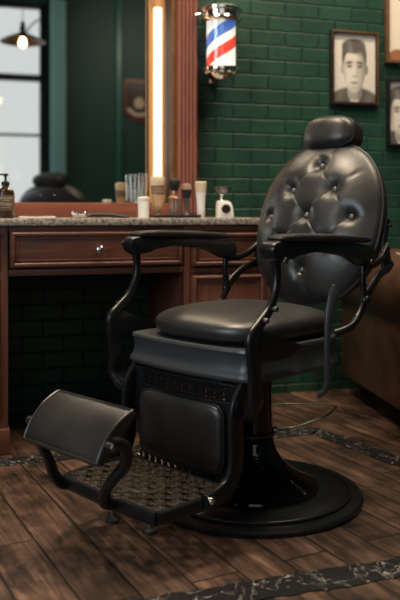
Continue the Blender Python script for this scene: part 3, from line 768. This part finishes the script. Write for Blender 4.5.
# tumblers on the mirror's bottom rail
for px, lab_ in ((134.5, 'clear glass tumbler on the mirror ledge, left one of the two'), (143.0, 'clear glass tumbler on the mirror ledge, right one, behind the white jar')):
    p = on_plane(px, -.075); yb = -.068
    b = MB().lathe([(0,0),(.0175,0),(.0185,.003),(.0225,.125),(.0225,.134),(.0205,.134),(.0165,.012),(0,.010)], seg=28).build('glass_tumbler', GLASS, loc=(p.x, -.068, .943))
    tag(b, lab_, 'glass', 'tumblers on the mirror ledge')
# big wooden shaving brush
p = cp(157.5, -.41); b = empty('shaving_brush', (p.x, p.y, TZ)); tag(b, 'tall pale wooden brush with banded head in front of the light bar', 'brush')
MB().lathe([(0,0),(.012,0),(.013,.003),(.009,.008),(.006,.012),(.014,.020),(.022,.032),(.024,.050),(.024,.080),(.026,.092),(.0,.092)], seg=28).build('handle', BIRCH, b)
MB().lathe([(0,.092),(.0265,.092),(.028,.098),(.028,.104),(.0265,.107),(.028,.110),(.028,.116),(.0265,.119),(.028,.122),(.028,.128),(0,.128)], seg=28).build('band', mat('brown_band', (.20,.13,.085), .5), b)
MB().lathe([(0,.128),(.027,.128),(.029,.145),(.0295,.160),(.027,.166),(.012,.168),(0,.168)], seg=32).build('bristles', CREAM, b)
# black-bristle brush in chrome stand
p = cp(174.5, -.42); b = empty('brush_stand', (p.x, p.y, TZ)); tag(b, 'small round chrome stand holding the black bristled brush', 'stand')
MB().lathe([(0,0),(.024,0),(.025,.003),(.020,.006),(0,.006)], seg=28).build('foot', CHR, b)
m = MB()
for k in range(6): a = 2*pi*k/6; m.cyl((.020*cos(a), .020*sin(a), .005), (.020*cos(a), .020*sin(a), .078), .0042, seg=10)
m.build('bars', CHR, b)
MB().ring([(.021*cos(2*pi*k/28), .021*sin(2*pi*k/28), .078) for k in range(28)], .005, ref=(0,0,1), seg=8).build('top_ring', ROSE, b)
b2 = empty('shaving_brush', (p.x, p.y, TZ+.012)); tag(b2, 'black bristled shaving brush with rose gold handle set in the chrome stand', 'brush')
MB().lathe([(0,0),(.009,.002),(.012,.020),(.008,.045),(.009,.060),(.012,.078),(.012,.092),(0,.092)], seg=20).build('handle', ROSE, b2)
MB().lathe([(0,.092),(.012,.092),(.019,.108),(.024,.124),(.022,.138),(.012,.147),(0,.149)], seg=28).build('bristles', BRSD, b2)
# grey brush standing on its handle
p = cp(186.5, -.40); b = empty('shaving_brush', (p.x, p.y, TZ)); tag(b, 'brown and grey bristled brush with clear grey handle, right of the black brush', 'brush')
MB().lathe([(0,0),(.016,0),(.017,.004),(.010,.014),(.008,.030),(.013,.055),(.015,.068),(0,.068)], seg=24).build('handle', mat('smoky_resin', (.10,.085,.075), .12), b)
MB().lathe([(0,.068),(.015,.068),(.016,.076),(.0,.076)], seg=24).build('ferrule', STEEL, b)
MB().lathe([(0,.076),(.015,.076),(.020,.095),(.0225,.112),(0,.113)], seg=24).build('dark_bristles', BRSD, b)
MB().lathe([(0,.112),(.0225,.112),(.022,.128),(.015,.138),(0,.140)], seg=24).build('bristle_tips', mat('grey_brown_bristle', (.22,.15,.11), .8), b)
# white talc brush
p = cp(200.8, -.42); b = empty('powder_brush', (p.x, p.y, CT)); tag(b, 'tall white handled powder brush with cream bristles standing between brushes and scale', 'brush')
MB().lathe([(0,0),(.015,0),(.0165,.003),(.0165,.040),(.019,.085),(.0215,.108),(0,.108)], seg=28).build('handle', WHITE, b)
MB().lathe([(0,.108),(.0215,.108),(.023,.125),(.0245,.150),(.022,.154),(0,.155)], seg=32).build('bristles', CREAM, b)
# small white counter scale / grinder with round dial
p = cp(224, -.38); b = empty('counter_scale', (p.x, p.y, CT), R(-3)); tag(b, 'small white scale with round black dial and dark dish at the counter right end', 'scale')
m = MB(); m.plate([(-.033,0),(.037,0),(.037,.012),(.034,.045),(.026,.066),(.010,.074),(-.024,.074),(-.030,.068)], -.025, .025, bev=.005); m.build('body', WHITE, b)
m = MB(); m.lathe([(0,0),(.019,0),(.020,.002),(.016,.005),(0,.005)], c=(.001,-.024,.038), M=Matrix.Rotation(pi/2,4,'X'), seg=28); m.build('dial', BLKP, b)
MB().ring([(.001+.0195*cos(2*pi*k/32), -.029, .038+.0195*sin(2*pi*k/32)) for k in range(32)], .0022, ref=(0,1,0), seg=8).build('dial_ring', CHR, b)
MB().lathe([(0,.072),(.012,.072),(.007,.078),(.0055,.090),(.0075,.097),(.013,.102),(0,.103)], c=(-.010,0,0), seg=20).build('neck', CHR, b)
MB().lathe([(0,.102),(.010,.102),(.024,.112),(.033,.122),(.036,.127),(.037,.132),(.034,.134),(.028,.128),(0,.124)], c=(-.006,0,0), seg=32).build('dish', STEEL, b)
# ================================================================== BARBER POLE
p = on_plane(221, -.13); b = empty('barber_pole', (p.x, -.13, 1.508)); tag(b, 'lit red, white and blue striped barber pole on the green brick wall', 'barber pole')
SP = mat('spiral_stripes', (1,1,1), .3)
t = nd(SP, 'ShaderNodeTexCoord'); sx = nd(SP, 'ShaderNodeSeparateXYZ'); lk(SP, t.outputs['Object'], sx.inputs[0])
at = nd(SP, 'ShaderNodeMath', operation='ARCTAN2'); lk(SP, sx.outputs['Y'], at.inputs[0]); lk(SP, sx.outputs['X'], at.inputs[1])
d1 = nd(SP, 'ShaderNodeMath', operation='MULTIPLY'); d1.inputs[1].default_value = -1/(2*pi)*1.; lk(SP, at.outputs[0], d1.inputs[0])
d2 = nd(SP, 'ShaderNodeMath', operation='MULTIPLY_ADD'); lk(SP, sx.outputs['Z'], d2.inputs[0]); d2.inputs[1].default_value = 1/.262; lk(SP, d1.outputs[0], d2.inputs[2])
d3 = nd(SP, 'ShaderNodeMath', operation='ADD'); lk(SP, d2.outputs[0], d3.inputs[0]); d3.inputs[1].default_value = 3.289
fr = nd(SP, 'ShaderNodeMath', operation='FRACT'); lk(SP, d3.outputs[0], fr.inputs[0])
Wc, Bc, Rc = (.88,.84,.78), (.08,.17,.52), (.68,.06,.04)
rp = ramp(SP, fr.outputs[0], [(0, Rc), (.20, Wc), (.36, Bc), (.58, Wc)]); rp.color_ramp.interpolation = 'CONSTANT'
lk(SP, rp.outputs[0], bsdf(SP).inputs['Base Color']); lk(SP, rp.outputs[0], bsdf(SP).inputs['Emission Color']); bsdf(SP).inputs['Emission Strength'].default_value = .75
MB().lathe([(0,.060),(.068,.060),(.068,.282),(0,.282)], seg=48).build('striped_drum', SP, b)
MB().lathe([(.080,.052),(.0815,.054),(.0815,.284),(.080,.286),(.0775,.284),(.0775,.054)], seg=48).build('glass_sleeve', wg, b)
cap = MB().lathe([(0,.275),(.082,.275),(.090,.281),(.094,.290),(.092,.296),(.086,.300),(.088,.322),(.098,.330),(.099,.338),(.090,.346),(.030,.352),(0,.353)], seg=48).build('top_cap', CHR, b)
MB().lathe([(0,0),(.022,.001),(.044,.010),(.056,.028),(.060,.040),(.074,.046),(.085,.052),(.086,.062),(.078,.068),(0,.068)], seg=48).build('bottom_cup', CHR, b)
m = MB()
for k in range(11):
    a = 2*pi*k/11; m.sph((.064*cos(a), .064*sin(a), .052), .019, seg=14)
m.build('chrome_beads', CHR, b)
m = MB(); m.box((0,.118,.18), (.05,.020,.34), bev=.004); m.box((0,.085,.335), (.03,.07,.014), bev=.003); m.box((0,.075,.030), (.03,.09,.014), bev=.003); m.build('wall_bracket', CHR, b)
m = MB(); m.cyl((-.13,0,.305), (-.09,0,.312), .005); m.build('side_pin', CHR, b)

# ================================================================== FRAMED PICTURES
def sm(a, b, x): 
    t = max(0, min(1, (x-a)/(b-a))); return t*t*(3-2*t)
def ell(x, y, cx, cy, rx, ry, soft=.25):
    d = sqrt(((x-cx)/rx)**2+((y-cy)/ry)**2); return 1-sm(1-soft, 1+soft*.6, d)
def sq(x, y, cx, cy, rx, ry, n=2.6, soft=.15):
    d = (abs((x-cx)/rx)**n+abs((y-cy)/ry)**n)**(1/n); return 1-sm(1-soft, 1+soft*.5, d)
def portrait(x, y, v=0):
    """sepia print of a plain man's head and shoulders; x,y in 0..1"""
    x = (x-.5)*.82+.5+(.16 if v else 0); y = (y-.42)*.84+.45
    g = .56+.05*y
    def mixin(g, k, t): return g*(1-k)+t*k
    g = mixin(g, sq(x, y, .5, -.05, .60, .34, 2.2, .08), .085+.04*sin(11*x-5*y)**2)          # jacket
    g = mixin(g, sq(x, y, .50, .15, .085, .16, 2, .2), .52)                                   # shirt
    g = mixin(g, sq(x, y, .51, .26, .15, .14, 3, .1), .30-.12*sm(.5,.62,x))                   # neck
    g = mixin(g, sq(x, y, .50, .66, .245, .21, 2.6, .08), .09)                                # hair sides
    for ex, t in ((.268, .36), (.735, .18)): g = mixin(g, ell(x, y, ex, .50, .035, .065, .3), t)  # ears
    tone = .62-.36*sm(.50, .72, x)-.20*sm(.38, .29, x)-.14*sm(.36, .24, y)
    g = mixin(g, sq(x, y, .50, .475, .218 - .05*sm(.45, .22, y), .265, 2.5, .07), tone)       # face
    g = mixin(g, sq(x-.25*(y-.8), y, .49, .785, .235, .095, 2.2, .14), .10+.12*max(0, sin(20*x+8*y))*sm(.30,.5,x)*sm(.75,.5,x))   # swept hair
    g = mixin(g, ell(x, y, .62, .70, .12, .035, .6)*.5, .16)
    for ex in (.405, .605):
        g = mixin(g, ell(x, y, ex, .565, .085, .050, .9)*.45, .20)
        g = mixin(g, ell(x, y+.10*abs(x-.505)*1., ex, .592, .075, .017, .5)*.9, .07)
        g = mixin(g, ell(x, y, ex, .535, .050, .016, .5)*.9, .06)
    g = mixin(g, ell(x, y, .560, .47, .030, .10, .9)*.45, .22)
    g = mixin(g, ell(x, y, .510, .415, .055, .014, .6)*.6, .14)
    g = mixin(g, ell(x, y, .505, .340, .095, .012, .5)*.85, .09)
    g = mixin(g, ell(x, y, .505, .318, .065, .014, .7)*.35, .18)
    g = mixin(g, ell(x, y, .505, .275, .07, .012, .8)*.35, .2)
    return (g*1.0, g*.92, g*.82)
def poster(x, y, v=0):
    c = [.70,.62,.50]
    k = ell(x, y, .62, .12, .30, .22, .1); c = [a*(1-k)+b_*k for a, b_ in zip(c, (.10,.055,.035))]
    k = ell(x, y, .25, .04, .25, .12, .15); c = [a*(1-k)+b_*k for a, b_ in zip(c, (.30,.13,.06))]
    k = ell(x, y, .55, .60, .22, .10, .1); c = [a*(1-k)+b_*k for a, b_ in zip(c, (.06,.04,.03))]
    k = ell(x, y, .55, .86, .30, .03, .2); c = [a*(1-k)+b_*k for a, b_ in zip(c, (.06,.04,.03))]
    return c
PRINT = mat('printed_photograph', (1,1,1), .6, spec=.15)
at_ = nd(PRINT, 'ShaderNodeVertexColor'); at_.layer_name = 'ink'; lk(PRINT, at_.outputs[0], bsdf(PRINT).inputs['Base Color'])
def framed(x0, x1, z0, z1, fn, label, v=0, fw=.016, fm=(DKWOOD, GOLDW), name='framed_picture', yb=-.0, rot=0, shield=False):
    w = x1-x0; h = z1-z0
    r = empty(name, ((x0+x1)/2, yb, (z0+z1)/2), rot); tag(r, label, 'picture')
    m = MB()
    for sx_ in (-1, 1): m.box((sx_*(w/2-fw/2), -.014, 0), (fw, .028, h), bev=.003)
    for sz in (-1, 1): m.box((0, -.014, sz*(h/2-fw/2)), (w-2*fw, .028, fw), bev=.003)
    fo = m.build('frame', fm[0], r)
    m = MB()
    m.box((0, -.0285, h/2-fw*.55), (w-.006, .004, fw*.5), bev=.001)
    m.box((w/2-fw*.55, -.0285, 0), (fw*.4, .004, h-.006), bev=.001)
    m.build('gilt_edge', fm[1], fo)
    m = MB(); nx, nz = 70, 98
    iw, ih = w-2*fw+.002, h-2*fw+.002
    vs = [[m.bm.verts.new((-iw/2+iw*i/nx, -.012, -ih/2+ih*j/nz)) for i in range(nx+1)] for j in range(nz+1)]
    for j in range(nz):
        for i in range(nx): m.bm.faces.new((vs[j][i], vs[j][i+1], vs[j+1][i+1], vs[j+1][i]))
    # thickness of the print's backing board
    o = m.build('print', PRINT, r)
    ca = o.data.color_attributes.new('ink', 'FLOAT_COLOR', 'POINT')
    for k, vv in enumerate(o.data.vertices):
        c = fn((vv.co.x+iw/2)/iw, (vv.co.z+ih/2)/ih, v); ca.data[k].color = (max(0,c[0]), max(0,c[1]), max(0,c[2]), 1)
    MB().box((0, -.006, 0), (w-.01, .010, h-.01)).build('backing_board', DKWOOD, r)
    return r
framed(1.809, 2.078, 1.444, 1.822, portrait, 'black and white portrait of a man in a gilt-edged frame, leftmost of three pictures', 0)
framed(2.121, 2.400, 1.670, 2.070, poster, 'cream and brown printed picture in a brown frame, cut by the top right corner', 0, .018, (GOLDW, GOLDW))
framed(2.130, 2.400, 1.240, 1.590, portrait, 'half cut portrait of a man in a thin black frame, lower right picture', 1, .014, (BLKP, DKWOOD))
# shield sign on the wall behind the camera (seen in the mirror)
r = empty('shield_sign', (2.27, YB, 2.33)); tag(r, 'brown shield shaped wall sign with pale emblem, seen in the mirror', 'sign')
def shield(s_): return [(-.20*s_,.25*s_),(-.17*s_,.28*s_),(.17*s_,.28*s_),(.20*s_,.25*s_),(.20*s_,-.14*s_),(.10*s_,-.24*s_),(0,-.29*s_),(-.10*s_,-.24*s_),(-.20*s_,-.14*s_)]
MB().plate(shield(1.), .0, .025, bev=.004).build('rim', mat('dull_red_paint', (.15,.045,.03), .5), r)
MB().plate(shield(.86), .024, .032, bev=.002).build('face', mat('dark_brown_paint', (.035,.016,.012), .5), r)
m = MB(); m.sph((.0,.032,-.03), .07, (1,.12,1.1)); m.build('emblem', mat('tan_paint', (.42,.30,.20), .6), r)
m = MB(); m.tube([(-.15,.034,-.10),(-.07,.036,-.165),(0,.036,-.18),(.07,.036,-.165),(.15,.034,-.10)], .022, .004, ref=(0,1,0)); m.build('ribbon', mat('pale_pink_paint', (.50,.36,.30), .6), r)

# ================================================================== PENDANT LAMP (seen in the mirror)
PX, PY, PZ = .64, -4.49, 2.59
r = empty('pendant_lamp', (PX, PY, PZ)); tag(r, 'brown metal pendant lamp with a bare glowing bulb, seen in the mirror', 'lamp')
sh = MB().lathe([(.028,.10),(.040,.095),(.060,.080),(.150,.045),(.225,.005),(.228,.0),(.222,.002),(.148,.037),(.058,.070),(.028,.085)], seg=48).build('lamp_shade', mat('bronze_enamel', (.16,.085,.045), .35, .6), r)
MB().lathe([(0,.08),(.028,.08),(.030,.15),(.022,.17),(.022,.20),(0,.21)], seg=24).build('socket', DKWOOD, r)
MB().lathe([(0,-.055),(.022,-.048),(.036,-.025),(.036,.0),(.024,.035),(.016,.06),(.016,.08),(0,.08)], seg=24).build('bulb', mat('glowing_bulb', (1,.8,.5), .3, emit=(1,.66,.34), es=14), r)
MB().cyl((0,0,.20), (0,0,ZC-PZ), .004, seg=8).build('cord', BLKP, r)
m = MB(); m.tube([(.03,0,.08),(.08,0,.17),(.16,0,.235),(.27,0,.265)], .008, seg=8, ref=(0,1,0)); m.build('gooseneck', BLKP, r)

# ================================================================== LEATHER SOFA
SXL = 1.82
sa = R(-9)
r = empty('leather_sofa', (SXL, -.10, 0), sa); tag(r, 'brown leather sofa with rolled arm against the wall, behind the barber chair', 'sofa')
AL = .92      # arm length (towards the room)
m = MB()
m.box((.10, -AL/2, .345), (.20, AL, .49), bev=.020, seg=3); m.build('arm_panel', BRN, r)
def roll(cx, rad, z):
    m = MB(); m.tube([(cx,-.01,z),(cx,-.03,z),(cx,-AL*.5,z),(cx,-AL-.005,z),(cx,-AL-.02,z)], [rad*.9,rad,rad,rad,rad*.86], seg=40, smooth=False, ref=(0,0,1)); return m
ar = roll(.090, .142, .575).build('rolled_arm', BRN, r)
m = MB()
m.ring([(.085+.110*cos(2*pi*k/40), -AL-.020, .575+.110*sin(2*pi*k/40)) for k in range(40)], .007, ref=(0,1,0), seg=8); m.build('piping', BRN, ar)
m = MB(); m.box((.20+.80, -AL/2, .21), (1.62, AL, .22), bev=.02); m.build('seat_base', BRN, r)
for k in range(2): MB().puff((.62+.80*k, -AL/2-.06, .385), (.80, AL-.14, .16), .35, .2).build('seat_cushion', BRN, r)
MB().box((1.0, -.12, .47), (1.65, .22, .50), bev=.06, seg=4).build('backrest', BRN, r)
m = MB(); m.box((1.90, -AL/2, .345), (.20, AL, .49), bev=.02, seg=3); m.build('arm_panel', BRN, r); roll(1.91, .142, .575).build('rolled_arm', BRN, r)
for xx in (.10, 1.90):
    for yy in (-.06, -AL+.07):
        MB().lathe([(0,0),(.018,0),(.026,.03),(.032,.07),(.030,.101),(0,.101)], c=(xx,yy,0), seg=16).build('leg', DKWOOD, r)

# ================================================================== LIGHTS
def area(name, loc, size, power, color, target, shape='RECTANGLE', spread=None):
    l = bpy.data.lights.new(name, 'AREA'); l.shape = shape; l.size = size[0]; l.size_y = size[1]; l.energy = power; l.color = color
    if spread: l.spread = spread
    o = bpy.data.objects.new(name, l); COL.objects.link(o); o.location = loc
    o.rotation_euler = (V(target)-V(loc)).to_track_quat('-Z', 'Y').to_euler(); return o
area('window_daylight', ((WX0+WX1)/2, YB-.35, 2.2), (3.4, 2.7), 24, (1.,.97,.96), ((WX0+WX1)/2, 0, 2.2))
area('ceiling_light', (1.9, -1.9, 3.6), (.9,.9), 42, (1.,.80,.58), (1.2,-1.4,0), spread=R(150))
area('ceiling_light_left', (.1, -1.15, 3.6), (.7,.7), 52, (1.,.80,.58), (.2,-1.3,0), spread=R(120))
area('side_daylight', (XL-.35, (LY0+LY1)/2, 2.1), (2.8, 2.4), 150, (.84,.92,1.), (1., (LY0+LY1)/2, 2.0), spread=R(140))
area('rear_wall_fill', (2.4, -5.0, 3.6), (.8,.8), 26, (1.,.88,.7), (2.2,-6.5,1.6), spread=R(150))  # added fill without a fitting, brightens the rear wall in the mirror
area('wall_washer', (1.7, -.85, 3.55), (1.2,.15), 24, (1.,.86,.66), (1.7, 0, 1.3), spread=R(110))
w = bpy.data.worlds.new('overcast'); S.world = w; w.use_nodes = True
w.node_tree.nodes['Background'].inputs[0].default_value = (.90,.95,1,1); w.node_tree.nodes['Background'].inputs[1].default_value = .3

# ================================================================== CAMERA
cam = bpy.data.cameras.new('camera'); co = bpy.data.objects.new('camera', cam); COL.objects.link(co)
co.location = (0, CY, CH); co.rotation_euler = (pi/2, 0, -YAW)
cam.sensor_fit = 'VERTICAL'; cam.sensor_height = 36; cam.lens = FPX/600*36
cam.shift_y = -(300-212)/600
cam.clip_start = .05
cam.dof.use_dof = True; cam.dof.focus_distance = 2.45; cam.dof.aperture_fstop = 2.3
S.camera = co
S.view_settings.view_transform = 'Standard'; S.view_settings.look = 'None'; S.view_settings.gamma = 1; S.view_settings.exposure = 0.
S.view_settings.use_curve_mapping = False
